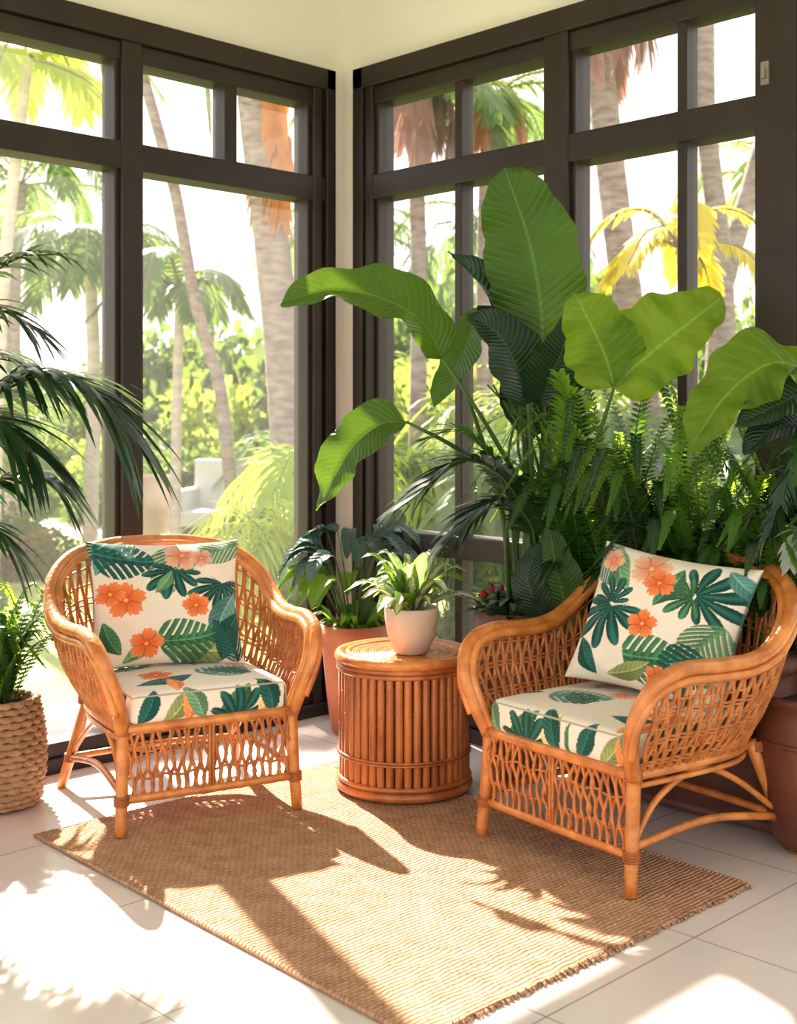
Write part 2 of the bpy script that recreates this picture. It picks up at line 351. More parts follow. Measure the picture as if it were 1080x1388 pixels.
# ------------------------------------------------------------------ fabric painter
CREAM=(.84,.76,.66); TEAL=(.014,.080,.066); GREEN=(.04,.13,.065); BLUE=(.08,.21,.19); CORAL=(.86,.21,.065); PEACH=(.86,.40,.26); OLIVE=(.20,.24,.09); SAGE=(.11,.22,.12)
def paint(X,Y,els):
    X=np.asarray(X,float);Y=np.asarray(Y,float)
    col=np.tile(np.array(CREAM),(len(X),1)); 
    for (ty,cx,cy,deg,size,c) in els:
        a=math.radians(deg); dx=X-cx; dy=Y-cy
        A=(dx*math.cos(a)+dy*math.sin(a))/size; B=(-dx*math.sin(a)+dy*math.cos(a))/size
        if ty!='flo': B=B+.10*np.sin(A*2.6)
        c=np.array(c); rr=np.hypot(A,B); th=np.arctan2(B,A); ab=np.abs(B); shade=np.ones(len(X))
        with np.errstate(all='ignore'):
            Ac=np.clip(A,0,1)
            if ty=='mon':
                w=.44*np.sin(math.pi*Ac**.7)**.65; fr=np.mod((A-ab*.7)*7,1)
                m=(A>0)&(A<1)&(ab<w)&~((fr<.26)&(ab>.10)); shade=np.where(ab<.015,2.6,.7+1.0*fr)*np.where(B>0,1.2,.9)
            elif ty=='fan':
                f=np.abs(np.cos(th*5.6)); m=(np.abs(th)<2.05)&(rr<(1-.12*th**2)*(.20+.80*f**.55)); shade=.7+1.3*f**8
            elif ty=='fea':
                w=.32*np.sin(math.pi*Ac**.8)**.8; fr=np.mod((A-ab*1.0)*11,1); m=(A>0)&(A<1)&(ab<w)&((fr<.80)|(ab<.04)); shade=(.7+1.0*fr)*np.where(B>0,1.2,.9)
            elif ty=='leaf':
                w=.2*np.sin(math.pi*Ac)**.9; m=(A>0)&(A<1)&(ab<w); shade=np.where(ab<.012,2.2,.8+.7*np.mod((A-ab)*9,1))*np.where(B>0,1.3,.85)
            elif ty=='flo':
                f=np.abs(np.cos(th*2.5)); Rr=.60+.40*f**.45+.05*np.sin(th*17)+.03*np.sin(th*29+1); m=rr<Rr
                k=np.clip(rr/Rr,0,1)[:,None]; cc=(1-k)*np.array(c)*np.array((.85,.4,.35))+k*c*np.array((1.05,1.35,1.45))
                cc=np.where((np.mod(th*6,1)<.25)[:,None],cc*.82,cc); cc=np.where((f<.22)[:,None]&(rr>.15)[:,None],cc*.6,cc); cc=np.where((rr<.11)[:,None],np.array((.85,.5,.1)),cc)
                col[m]=cc[m]; continue
        tone=(1+.18*np.sin(X*21+cx*9)*np.sin(Y*17+cy*7))
        col[m]=(c[None,:]*(shade*tone)[:,None])[m]
    return np.clip(col,0,1)
def setcol(me,cols):
    ca=me.color_attributes.new('Col','FLOAT_COLOR','POINT')
    ca.data.foreach_set('color',np.c_[cols,np.ones(len(cols))].astype(np.float32).ravel())
P1=[('fea',.30,1.02,215,.40,GREEN),('leaf',.02,.72,75,.36,BLUE),('fea',.62,.98,255,.50,SAGE),('mon',.02,.9,-8,.40,TEAL),('fan',.55,.74,255,.26,TEAL),('fea',1.02,.95,205,.40,SAGE),('fan',.88,.62,265,.30,TEAL),('leaf',.98,.55,250,.45,BLUE),('leaf',.40,.55,60,.22,SAGE),
    ('leaf',.45,.1,5,.5,OLIVE),('mon',.42,.16,12,.40,GREEN),('leaf',1.0,.40,250,.42,TEAL),('leaf',.2,.02,50,.3,SAGE),('leaf',.05,.35,-60,.3,GREEN),('fea',.95,.02,120,.34,TEAL),
    ('flo',.20,.50,20,.14,CORAL),('flo',.10,.56,60,.10,CORAL),('flo',.60,.87,0,.13,PEACH),('flo',.68,.44,30,.10,CORAL),('flo',.34,.15,10,.115,CORAL),('flo',.73,.84,50,.08,PEACH)]
P2=[('fea',.0,.95,-40,.4,BLUE),('leaf',.12,1.0,-60,.4,SAGE),('fan',.22,.52,265,.32,TEAL),('fan',.20,.55,110,.2,TEAL),('fan',.74,.72,20,.32,TEAL),('fan',.72,.70,200,.22,GREEN),('mon',.38,.20,15,.40,GREEN),('fea',.95,.55,250,.44,SAGE),
    ('leaf',.5,.58,75,.34,GREEN),('leaf',.05,.28,-50,.3,TEAL),('leaf',.7,.25,-60,.33,TEAL),('mon',.9,.3,220,.34,TEAL),('leaf',.85,.95,-30,.3,BLUE),('leaf',.3,.05,30,.3,OLIVE),('leaf',.98,.15,170,.3,SAGE),
    ('flo',.40,.86,10,.14,PEACH),('flo',.49,.76,40,.11,CORAL),('flo',.46,.44,20,.105,CORAL),('flo',.12,.86,0,.09,PEACH),('flo',.62,.1,0,.08,CORAL)]
PC=[('leaf',.1,.2,20,.4,TEAL),('fea',.35,.75,200,.35,SAGE),('mon',.55,.3,30,.36,BLUE),('leaf',.95,.9,200,.4,GREEN),('fea',.85,.25,150,.3,TEAL),('leaf',.5,.95,-60,.3,OLIVE),('fan',.15,.9,-50,.22,TEAL),('leaf',.75,.95,-110,.4,SAGE),
    ('leaf',.30,.02,90,.25,CORAL),('flo',.62,.72,0,.11,PEACH),('flo',.28,.4,0,.11,CORAL),('flo',.85,.55,0,.09,PEACH),
    ('leaf',.05,-.20,70,.28,TEAL),('leaf',.20,-.2,55,.3,OLIVE),('leaf',.36,-.2,95,.26,CORAL),('leaf',.52,-.22,50,.34,GREEN),('leaf',.46,-.2,120,.28,SAGE),('fan',.66,-.22,90,.24,TEAL),('leaf',.80,-.2,70,.28,(.7,.5,.2)),('leaf',.9,-.22,110,.32,TEAL),('leaf',.98,-.2,80,.3,GREEN)]
def pillow(name,Wd_,Hd,T,els,loc,rot):
    N=220; u=np.linspace(-1,1,N+1); Ug,Vg=np.meshgrid(u,u); Ug=Ug.ravel();Vg=Vg.ravel()
    th=((1-np.abs(Ug)**2.6)*(1-np.abs(Vg)**2.6)).clip(0)**.5
    x=Wd_/2*Ug*(1-.09*(1-Vg**2)); z=Hd/2*Vg*(1-.09*(1-Ug**2))
    wr=.007*np.sin(7*Ug+5*Vg)*np.sin(4*Vg-3*Ug+1)+.011*np.sin(13*(Ug+Vg))*np.abs(Ug*Vg)+.010*np.sin(11*(Ug-Vg)+1)*np.abs(Ug*Vg)
    th2=T*th+wr*th
    vf=np.stack([x,-th2,z],1); vb=np.stack([x,th2,z],1); n=N+1
    i,j=np.meshgrid(np.arange(N),np.arange(N)); a=(j*n+i).ravel()
    F=np.stack([a,a+1,a+n+1,a+n],1); Fb=np.stack([a,a+n,a+n+1,a+1],1)+n*n
    me=bpy.data.meshes.new(name); me.from_pydata(np.vstack([vf,vb]).tolist(),[],F.tolist()+Fb.tolist())
    col=paint((Ug+1)/2,(Vg+1)/2,els); edge=(np.abs(Ug)>.995)|(np.abs(Vg)>.995); col[edge]=np.array((.05,.2,.22))
    setcol(me,np.vstack([col,col])); me.materials.append(M['fabric'])
    me.polygons.foreach_set('use_smooth',[True]*len(me.polygons))
    o=bpy.data.objects.new(name,me); bpy.context.collection.objects.link(o); o.location=loc; o.rotation_euler=rot; return o
def cushion(name,h,rad,els,loc,parent,off=0):
    import bmesh
    bm=bmesh.new(); bmesh.ops.create_cube(bm,size=2); bmesh.ops.subdivide_edges(bm,edges=bm.edges[:],cuts=130,use_grid_fill=True)
    me=bpy.data.meshes.new(name); bm.to_mesh(me); bm.free()
    q=np.zeros(len(me.vertices)*3); me.vertices.foreach_get('co',q); q=q.reshape(-1,3)
    h=np.array(h); Q=q*h; inner=np.clip(Q,-(h-rad),h-rad); d=Q-inner; l=np.linalg.norm(d,axis=1)[:,None]; P=inner+d/np.maximum(l,1e-6)*rad
    top=(P[:,2]>0); puff=(1-(q[:,0])**2).clip(0)**.6*(1-(q[:,1])**2).clip(0)**.6; P[:,2]+=top*.016*puff
    isside=(np.abs(q[:,1])>.999)&(np.abs(q[:,2])<.999); isx=(np.abs(q[:,0])>.999)&(np.abs(q[:,2])<.999)
    X=(q[:,0]+1)/2; Y=(q[:,1]+1)/2
    zz=(q[:,2]-1)*h[2]/(2*h[0])
    Xp=np.where(isx&~isside,(q[:,1]+1)/2,X); Yp=np.where(isside|isx,zz,Y)
    col=paint((Xp+off)%1.0 if off else Xp,Yp,els)
    pip=(np.abs(np.abs(q[:,2])-1)<.02)&((np.abs(q[:,0])>.97)|(np.abs(q[:,1])>.97)); col[pip]=np.array((.45,.40,.30))
    me.vertices.foreach_set('co',P.ravel()); setcol(me,col); me.materials.append(M['fabric'])
    me.polygons.foreach_set('use_smooth',[True]*len(me.polygons)); me.update()
    o=bpy.data.objects.new(name,me); bpy.context.collection.objects.link(o); o.location=loc; o.parent=parent; return o

# ------------------------------------------------------------------ rattan armchair
def armchair(name,pos,yaw,sx,off):
    e=empty(name,(pos[0],pos[1],0),(0,0,yaw))
    S=lambda p:(p[0]*sx,p[1]*sx,p[2])
    half=[(.30,-.275,.33),(.325,-.318,.44),(.36,-.33,.54),(.388,-.29,.625),(.40,-.19,.66),(.408,-.05,.655),(.42,.08,.66),(.425,.18,.70),(.40,.28,.785),(.31,.365,.86),(.16,.412,.893),(0,.422,.90)]
    full=[(-x,y,z) for x,y,z in half]+[p for p in half[::-1][1:]]
    full=[S(p) for p in full]
    fr=MB(); tube(fr,full,.0230,0,12,8)
    def inner(p):
        c=np.array([0,.02,p[2]]); v=np.array(p)-c; v[2]=0; return tuple(np.array(p)-nz(v)*.027+np.array([0,0,-.012]))
    f2=[inner(p) for p in full]; tube(fr,f2,.016,0,10,8)
    f3=[tuple(np.array(p)+nz(np.array([p[0],p[1]-.02,0]))*.012+np.array([0,0,-.032])) for p in full[1:-1]]; tube(fr,f3,.013,0,8,8)
    bh=[(.30,-.275,.35),(.312,-.05,.35),(.302,.15,.35),(.22,.29,.35),(.10,.335,.35),(0,.342,.35)]
    bf=[S((-x,y,z)) for x,y,z in bh]+[S(p) for p in bh[::-1][1:]]
    tube(fr,bf,.016,0,10,6); tube(fr,[S((-.30,-.283,.352)),S((0,-.287,.352)),S((.30,-.283,.352))],.019,0,10,6)
    tube(fr,[(p[0],p[1],.318) for p in bf],.009,0,8,6)
    for s in (-1,1):
        tube(fr,[S((s*.312,-.305,.013)),S((s*.303,-.287,.2)),S((s*.30,-.278,.37))],[.019,.021,.022],0,12,5)
        tube(fr,[S((s*.345,.375,.002)),S((s*.305,.305,.2)),S((s*.275,.25,.36))],[.018,.02,.02],0,12,5)
        tube(fr,[S((s*.308,-.29,.15)),S((s*.30,.03,.165)),S((s*.322,.335,.12))],.0125,0,8,6)
        tube(fr,[S((s*.305,-.28,.17)),S((s*.30,-.18,.27)),S((s*.30,-.02,.325)),S((s*.30,.14,.27)),S((s*.318,.32,.14))],.010,0,8,6)
        for (x,y,z,rr) in [(.3065,-.294,.125,.0255),(.30,-.280,.352,.0265),(.319,.333,.12,.024),(.285,.268,.345,.024)]:
            for q in range(4): ring(fr,(s*x*sx,y*sx,z-.012+q*.008),rr-.004,.0048,1,6,18)
    tube(fr,[S((-.325,.34,.12)),S((0,.30,.14)),S((.325,.34,.12))],.0125,0,8,6)
    za,zb=.125,.345
    tube(fr,[S((-.305,-.292,za)),S((0,-.296,za)),S((.305,-.292,za))],.014,0,10,6)
    fr.obj('frame',[M['rattan'],M['bind']],parent=e)
    wv=MB(); n=38
    for i in range(n+1):
        x=-.285+.57*i/n; sg=1 if i%2 else -1; am=U(.006,.012); fq=U(1.3,1.8); p0=U(-.3,.3)
        pts=[S((x+sg*am*math.sin(2*math.pi*h*fq+p0)+U(-.002,.002),-.292+.004*sg*math.cos(2*math.pi*h*1.5),za+(zb-za)*h)) for h in np.linspace(0,1,13)]
        tube(wv,pts,.0060,0,6,1)
    for zz in (.19,.28):
        tube(wv,[S((x,-.292+.006*math.sin(i*math.pi),zz+.006*math.sin(i*1.3))) for i,x in enumerate(np.linspace(-.295,.295,27))],.0042,0,6,1)
    for x in (-.006,.006): tube(wv,[S((x,-.30,za)),S((x,-.30,zb))],.006,0,6,4)
    TP=resample(catmull(full[3:-3],10),400); BP=resample(catmull(bf,10),400)
    nn=100
    cen=np.array([0,.02,0])
    def shell(u,h,tang=0,outw=0):
        i=min(400,max(0,int(round(u*400)))); b=BP[i]; t=TP[i]-np.array([0,0,.02]); p=b*(1-h)+t*h
        o=(b+t)/2-cen; o[2]=0; o=nz(o); tg=TP[min(400,i+2)]-TP[max(0,i-2)]; tg[2]*=.4; tg=nz(tg)
        return p+o*(.028*math.sin(math.pi*h)+outw)+tg*tang
    for i in range(nn+1):
        u=.008+.984*i/nn; sg=1 if i%2 else -1; am=U(.005,.0085); p0=U(-.25,.25)
        pts=[shell(u,h,sg*am*math.sin(2*math.pi*h*2+p0),.003*sg*math.cos(2*math.pi*h*2)) for h in np.linspace(0,1,17)]
        tube(wv,pts,.0060,0,6,1)
    for h in (.10,.14,.24,.36,.40,.52,.64,.68,.78,.9):
        tube(wv,[shell(u,h,0,.005*math.sin(k*math.pi/2)) for k,u in enumerate(np.linspace(.005,.995,150))],.0042,0,6,1)
    for i in range(27):
        x=-.27+.54*i/26; tube(wv,[S((x,-.28,.352)),S((x,0,.352)),S((x,.27,.352))],.0065,0,6,2)
    wv.obj('woven_cane',[M['rattan2']],parent=e)
    cushion('seat_cushion',(.283*sx,.285*sx,.052),.034,PC,(0,-.018*sx,.412),e,off)
    return e
yL=-math.radians(16); yR=-math.radians(98)
cl=W(-.7725,4.43); cr=W(.72,3.956)
armchair('rattan_armchair',cl,yL,1.0,0); armchair('rattan_armchair',cr,yR,1.05,.37)
def inchair(c,yaw,x,y,z):
    return (c[0]+x*math.cos(yaw)-y*math.sin(yaw),c[1]+x*math.sin(yaw)+y*math.cos(yaw),z)
pillow('throw_pillow',.57,.48,.095,P1,inchair(cl,yL,-.02,.135,.692),(-math.radians(20),math.radians(1),yL-math.radians(8)))
pillow('throw_pillow',.57,.49,.095,P2,inchair(cr,yR,.03,.145,.70),(-math.radians(24),math.radians(6),yR+math.radians(14)))

# ------------------------------------------------------------------ drum side table
def table():
    c=W(.02,4.58); mb=MB(); Rr=.228
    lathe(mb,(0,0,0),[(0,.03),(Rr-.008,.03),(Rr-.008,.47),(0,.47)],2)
    n=44
    for i in range(n):
        a=2*math.pi*i/n; x,y=math.cos(a),math.sin(a); ph=U(.1,.4)
        pts=[(x*(Rr+U(-.0015,.0015)),y*(Rr+U(-.0015,.0015)),z) for z in (.03,.12,.25,.36,.46)]
        tube(mb,pts,.0148,0,8,3)
        for zz in (ph,ph+U(.05,.12)): 
            if zz<.44: ring(mb,(x*Rr,y*Rr,zz),.0128,.0032,0,5,10)
    ring(mb,(0,0,.022),Rr+.010,.017,1,10)
    ring(mb,(0,0,.05),Rr+.013,.010,1,8); ring(mb,(0,0,.135),Rr+.016,.0045,1,6); ring(mb,(0,0,.145),Rr+.016,.0045,1,6)
    ring(mb,(0,0,.445),Rr+.014,.009,1,8); ring(mb,(0,0,.463),Rr+.014,.010,1,8)
    ring(mb,(0,0,.488),Rr+.010,.020,3,12); ring(mb,(0,0,.494),Rr-.022,.013,3,10)
    r=.20
    while r>.01:
        ring(mb,(0,0,.494),r,.0062,3 if int(r*200)%3 else 1,6,48); r-=.0105
    disc(mb,(0,0,.490),.215,1)
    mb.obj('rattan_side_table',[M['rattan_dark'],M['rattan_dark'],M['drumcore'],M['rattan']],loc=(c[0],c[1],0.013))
table()

# ------------------------------------------------------------------ plants indoors
def potprof(rb,rt,h,lip=.012,th=.012):
    return [(0,0),(rb,0),(rb+.4*(rt-rb),h*.35),(rt-lip*.8,h*.80),(rt-lip*.6,h*.84),(rt,h*.85),(rt,h),(rt-th,h),(rt-th-.004,h*.9),(rt-th-.004,h*.87)]
def pot(mb,c,rb,rt,h,mat,soil,lip=.012):
    lathe(mb,(c[0],c[1],c[2] if len(c)>2 else 0),potprof(rb,rt,h,lip),mat); disc(mb,(c[0],c[1],(c[2] if len(c)>2 else 0)+h*.88),rt-.014,soil,40,.01)
# bird of paradise / banana plant
mb=MB(); c=(.453,4.75)
pot(mb,c,.12,.165,.64,0,1)
def petiole(pts,r0=.011,mat=2): tube(mb,pts,[r0*1.5,r0,r0*.8,r0*.5],mat,7,6)
S0=(.50,4.74,.60)
# A tall upright, broad blunt blade
petiole([S0,(.535,4.73,1.0),(.552,4.71,1.35),(.550,4.70,1.645)]); blade(mb,[(.548,4.70,1.60),(.540,4.69,1.80),(.49,4.66,2.05),(.395,4.62,2.31)],.190,(-.25,-1,.1),3,.24,.018,32,8,.95,.38,.12)
# B left, arching horizontal
petiole([(.47,4.74,.6),(.50,4.70,1.0),(.36,4.66,1.30),(.165,4.64,1.60)]); blade(mb,[(.165,4.64,1.60),(.09,4.63,1.73),(-.06,4.62,1.82),(-.25,4.61,1.85),(-.44,4.60,1.80)],.16,(.15,-.75,.75),3,.45,.018,28,7,.74,.58,.2)
# C left low drooping
petiole([(.46,4.72,.6),(.47,4.68,1.08),(.22,4.62,1.26),(.03,4.60,1.36)]); blade(mb,[(.03,4.60,1.36),(-.07,4.59,1.35),(-.19,4.58,1.24),(-.30,4.57,1.03)],.12,(-.35,-.8,.5),3,.4,.016,24,6,.75,.65,.4)
# D dark folded upright behind A
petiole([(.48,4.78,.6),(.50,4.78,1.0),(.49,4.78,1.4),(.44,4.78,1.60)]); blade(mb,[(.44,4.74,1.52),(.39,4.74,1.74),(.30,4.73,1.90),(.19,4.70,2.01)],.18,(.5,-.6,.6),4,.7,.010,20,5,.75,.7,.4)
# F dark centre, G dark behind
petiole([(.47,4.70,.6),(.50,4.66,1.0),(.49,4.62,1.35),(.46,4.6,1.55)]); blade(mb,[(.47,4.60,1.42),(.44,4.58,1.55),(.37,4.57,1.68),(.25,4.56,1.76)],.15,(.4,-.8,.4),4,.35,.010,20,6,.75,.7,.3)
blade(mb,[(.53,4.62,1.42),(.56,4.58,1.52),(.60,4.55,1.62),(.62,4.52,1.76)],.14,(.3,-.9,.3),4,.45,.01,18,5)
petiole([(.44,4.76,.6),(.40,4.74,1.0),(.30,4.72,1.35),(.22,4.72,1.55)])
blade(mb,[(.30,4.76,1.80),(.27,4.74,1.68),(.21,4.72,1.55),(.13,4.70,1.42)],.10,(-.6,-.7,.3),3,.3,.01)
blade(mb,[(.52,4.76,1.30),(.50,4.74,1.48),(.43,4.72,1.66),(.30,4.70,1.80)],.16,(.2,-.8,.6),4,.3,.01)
# E bright two-lobed leaf on the right
petiole([(.50,4.68,.6),(.60,4.5,1.0),(.69,4.30,1.30),(.731,4.17,1.488)],.010)
blade(mb,[(.725,4.17,1.475),(.81,4.15,1.56),(.93,4.13,1.66),(1.075,4.10,1.775)],.155,(.1,-.9,.55),5,.16,.030,34,8,.66,.46,.05,asym=.15)
blade(mb,[(.728,4.17,1.475),(.70,4.16,1.57),(.655,4.15,1.67),(.59,4.14,1.79)],.135,(-.1,-.9,.4),5,.16,.026,30,8,.70,.46,.05)
# J lower broad leaves
petiole([(.50,4.68,.6),(.53,4.62,.75),(.56,4.58,.95),(.57,4.56,1.0)],.009)
blade(mb,[(.60,4.52,.58),(.60,4.50,.72),(.57,4.50,.85),(.55,4.52,1.0)],.10,(-.4,-.9,.1),3,.3,.006)
blade(mb,[(.56,4.56,.60),(.50,4.50,.70),(.47,4.50,.80),(.52,4.52,.92)],.07,(-.4,-.9,.1),4,.3,.006)
for k in range(8):
    x=U(.42,.56); petiole([(x,4.74,.6),(x+U(-.03,.06),4.72,.95),(x+U(-.1,.12),4.68,1.25),(x+U(-.16,.16),4.66,1.5)],.007)
pinnate(mb,[(.50,4.68,.62),(.47,4.60,1.02),(.27,4.52,1.22),(.02,4.47,1.06)],40,.27,.013,.32,6,2,60,.2,.006,.40)
pinnate(mb,[(.50,4.68,.62),(.50,4.56,.95),(.36,4.48,1.08),(.17,4.42,.93)],32,.21,.012,.35,6,2,60,.15,.005,.42)
pinnate(mb,[(.46,4.72,.62),(.40,4.62,1.1),(.25,4.58,1.32),(.10,4.55,1.30)],26,.17,.010,.3,8,2,60,.1,.005,.45)
pinnate(mb,[(.55,4.66,.62),(.62,4.55,1.05),(.64,4.50,1.35),(.58,4.44,1.52)],28,.15,.010,.3,7,2,60,.1,.005,.45)
pinnate(mb,[(.55,4.66,.62),(.60,4.55,.95),(.60,4.45,1.15),(.52,4.36,1.16)],28,.16,.010,.35,8,2,60,.1,.005,.35)
for k in range(60):
    a=U(0,6.28); d=U(.02,.13); b=(c[0]+d*math.cos(a),c[1]+d*math.sin(a),.57); L=U(.10,.24); dr=(math.cos(a),math.sin(a))
    blade(mb,[b,(b[0]+dr[0]*L*.4,b[1]+dr[1]*L*.4,b[2]+L*.6),(b[0]+dr[0]*L,b[1]+dr[1]*L,b[2]+L*.55)],U(.012,.028),(0,0,1),random.choice([3,4,6,8]),.3,.002,6,2)
for k in range(5):
    lathe(mb,(c[0]-.10+U(-.05,.05),c[1]-.12+U(-.03,.03),.70+U(-.03,.08)),[(0,-.012),(.010,-.006),(.012,.004),(.006,.012),(0,.016)],9,8)
mb.obj('bird_of_paradise_plant',[M['brownpot'],M['soil'],M['stem'],M['bigleaf'],M['bigleafdark'],M['brightleaf'],M['palm'],M['fernb'],M['fern'],M['red']],origin=W(c[0],c[1],0),rf=True,clamp=True)

# fern trough under the right window
mb=MB(); 
def rfof(x,y): return (x*.7145-y*.6997+CR, x*.6997+y*.7145+CF)
def boxw(mb,a,b,mat):
    m2=MB(); box(m2,a,b)
    mb.add([(*rfof(v[0],v[1]),v[2]) for v in m2.v],m2.f,mat)
boxw(mb,(-.205,-1.50,.001),(-.056,-2.36,.04),0); boxw(mb,(-.21,-1.49,.04),(-.056,-2.37,.56),0); boxw(mb,(-.216,-1.48,.53),(-.056,-2.38,.58),0); boxw(mb,(-.20,-1.52,.575),(-.066,-2.34,.592),1)
def fernclump(mb,base,n,Lr,spread,mat,up,leafL=.075,hw=.0085,nl=34,mats=None,azr=None):
    for k in range(n):
        a=U(0,6.28) if azr is None else U(*azr); L=U(*Lr); sp=spread*U(.3,1.15); dx,dy=math.cos(a)*sp,math.sin(a)*sp
        b=(base[0]+U(-.05,.05),base[1]+U(-.04,.04),base[2]); h=L*up*U(.8,1.1)
        pts=[b,(b[0]+dx*.25*L,b[1]+dy*.25*L,b[2]+h*.55),(b[0]+dx*.65*L,b[1]+dy*.65*L,b[2]+h*.92),(b[0]+dx*1.1*L,b[1]+dy*1.1*L,b[2]+h*(.85-.35*sp))]
        pinnate(mb,pts,nl,leafL*U(.8,1.15),hw,.2,random.choice(mats) if mats else mat,2,80,.05,.003,.10,jit=.12,k=2,sseg=4,env=lambda t:max(.10,(1-t)**.55*min(1,.45+t*3)))
for (x,y,n,Lr) in [(-.15,-1.55,22,(.55,.98)),(-.15,-1.70,24,(.55,1.02)),(-.15,-1.85,22,(.5,.95)),(-.15,-2.02,20,(.45,.88)),(-.15,-2.18,18,(.4,.80)),(-.15,-2.30,14,(.4,.74))]:
    b=rfof(x,y); fernclump(mb,(b[0],b[1],.58),n,Lr,.55,3,.97,.075,mats=[3,4,4,5],azr=(2.2,6.0),hw=.0060,nl=62)
    fernclump(mb,(b[0],b[1],.58),16,(.3,.50),.6,3,.78,.06,mats=[3,5,5],azr=(2.6,5.6),hw=.006,nl=40)  # short low fronds mostly darker greens: shade inside the fern painted as leaf colour
mb.obj('potted_fern',[M['brownpot'],M['soil'],M['stem'],M['fern'],M['fernb'],M['palm']],origin=W(*rfof(-.1,-1.9),0),rf=True,clamp=True)

# big-leaf plant in a dark pot at the right
mb=MB(); c=(1.33,3.93)
lathe(mb,(c[0],c[1],0),[(0,0),(.11,0),(.14,.05),(.185,.2),(.20,.33),(.195,.42),(.18,.47),(.195,.48),(.20,.50),(.18,.505),(.17,.48),(.165,.45)],0)
ring(mb,(c[0],c[1],.36),.200,.008,0); disc(mb,(c[0],c[1],.46),.17,1,40,.01)
petiole([(1.33,3.93,.45),(1.40,3.9,.9),(1.40,3.88,1.35),(1.29,3.88,1.53)],.010); blade(mb,[(1.30,3.88,1.52),(1.17,3.87,1.545),(1.03,3.86,1.45),(.90,3.85,1.27)],.135,(-.2,-.75,.7),3,.28,.032,34,8,.68,.6,.3)
blade(mb,[(1.38,3.84,1.42),(1.26,3.82,1.45),(1.16,3.80,1.41),(1.03,3.78,1.35)],.10,(.1,-.7,.8),4,.4,.01)
blade(mb,[(1.40,3.90,1.2),(1.28,3.86,1.34),(1.16,3.82,1.34),(1.06,3.8,1.26)],.11,(.1,-.5,.9),4,.4,.01)
for tip,z1,m_ in [((1.14,3.93,.94),1.02,5),((1.20,3.78,.93),1.03,5),((1.12,4.02,1.02),1.08,5),((1.30,3.66,.95),1.04,5),((1.10,3.98,1.14),1.22,7),((1.18,3.80,1.12),1.22,6),((1.12,3.95,1.25),1.28,6),((1.22,3.74,1.2),1.28,7),((1.28,3.7,1.05),1.15,6),((1.45,3.75,1.1),1.2,6),((1.38,3.72,1.25),1.32,7),((1.16,3.86,1.02),1.12,6),((1.24,3.72,.98),1.10,7)]:
    mx_=(1.33*.35+tip[0]*.65,3.92*.35+tip[1]*.65,z1)
    pinnate(mb,[(1.33,3.92,.46),(1.34,3.91,.80),mx_,tip],28,.085 if m_==5 else .11,.009,.35,m_,2,66,.05,.004,.42,k=3)
mb.obj('potted_elephant_ear_plant',[M['darkpot'],M['soil'],M['stem'],M['brightleaf'],M['bigleafdark'],M['silver'],M['palm'],M['fern']],origin=W(c[0],c[1],0),rf=True,clamp=True)

# terracotta pot in the corner
mb=MB(); c=(-.195,5.42)
pot(mb,c,.10,.15,.475,0,1)
for k in range(34):
    a=U(0,6.28); L=U(.16,.36); h=U(.10,.36); dr=(math.cos(a),math.sin(a)*.7); b=(c[0]+dr[0]*.03,c[1]+dr[1]*.03,.42)
    e=(b[0]+dr[0]*L*.45,b[1]+dr[1]*L*.45,b[2]+h+.12); tube(mb,[b,(b[0]+dr[0]*L*.15,b[1]+dr[1]*L*.15,b[2]+h*.7),e],[.004,.003,.002],2,5,3)
    blade(mb,[e,(e[0]+dr[0]*.06,e[1]+dr[1]*.06,e[2]+.02),(e[0]+dr[0]*.13,e[1]+dr[1]*.13,e[2]-.02),(e[0]+dr[0]*.18,e[1]+dr[1]*.18,e[2]-.10)],U(.035,.06),(dr[0]*.5,dr[1]*.5-.3,1),3 if h>.2 else 4,.35,.004,10,4)
for k in range(50):
    a=U(0,6.28); L=U(.06,.15); dr=(math.cos(a),math.sin(a)); b=(c[0]+dr[0]*.08,c[1]+dr[1]*.08,.43)
    blade(mb,[b,(b[0]+dr[0]*L*.5,b[1]+dr[1]*L*.5,b[2]+L*.8),(b[0]+dr[0]*L,b[1]+dr[1]*L,b[2]+L*.6)],U(.012,.025),(0,0,1),4,.3,.002,6,2)
mb.obj('terracotta_potted_plant',[M['terracotta'],M['soil'],M['stem'],M['blueleaf'],M['fernb']],origin=W(c[0],c[1],0),rf=True,clamp=True)

# little variegated plant on the table
mb=MB(); c=(.047,4.52); zt=.5145
lathe(mb,(c[0],c[1],zt),[(0,0),(.052,0),(.062,.006),(.088,.07),(.098,.13),(.099,.165),(.095,.170),(.088,.165),(.084,.14)],0); disc(mb,(c[0],c[1],zt+.148),.086,1,32,.006)
for k in range(50):
    a=U(0,6.28); L=U(.16,.31); el=U(.2,1.3) ; dr=(math.cos(a),math.sin(a)); b=(c[0]+dr[0]*.02,c[1]+dr[1]*.02,zt+.15)
    ch,sh=math.cos(el),math.sin(el)
    blade(mb,[b,(b[0]+dr[0]*L*.3*ch,b[1]+dr[1]*L*.3*ch,b[2]+L*.4*sh+.02),(b[0]+dr[0]*L*.7*ch,b[1]+dr[1]*L*.7*ch,b[2]+L*.78*sh+.02),(b[0]+dr[0]*L*1.05*ch,b[1]+dr[1]*L*1.05*ch,b[2]+L*(.9*sh-.12*ch))],U(.020,.036),(-dr[0]*sh,-dr[1]*sh-.2,ch+.3),random.choice([3,3,3,4]),.35,.003,10,3,.9,.7)
mb.obj('variegated_potted_plant',[M['creampot'],M['soil'],M['stem'],M['varieg'],M['fernb']],origin=W(c[0],c[1],zt),rf=True)

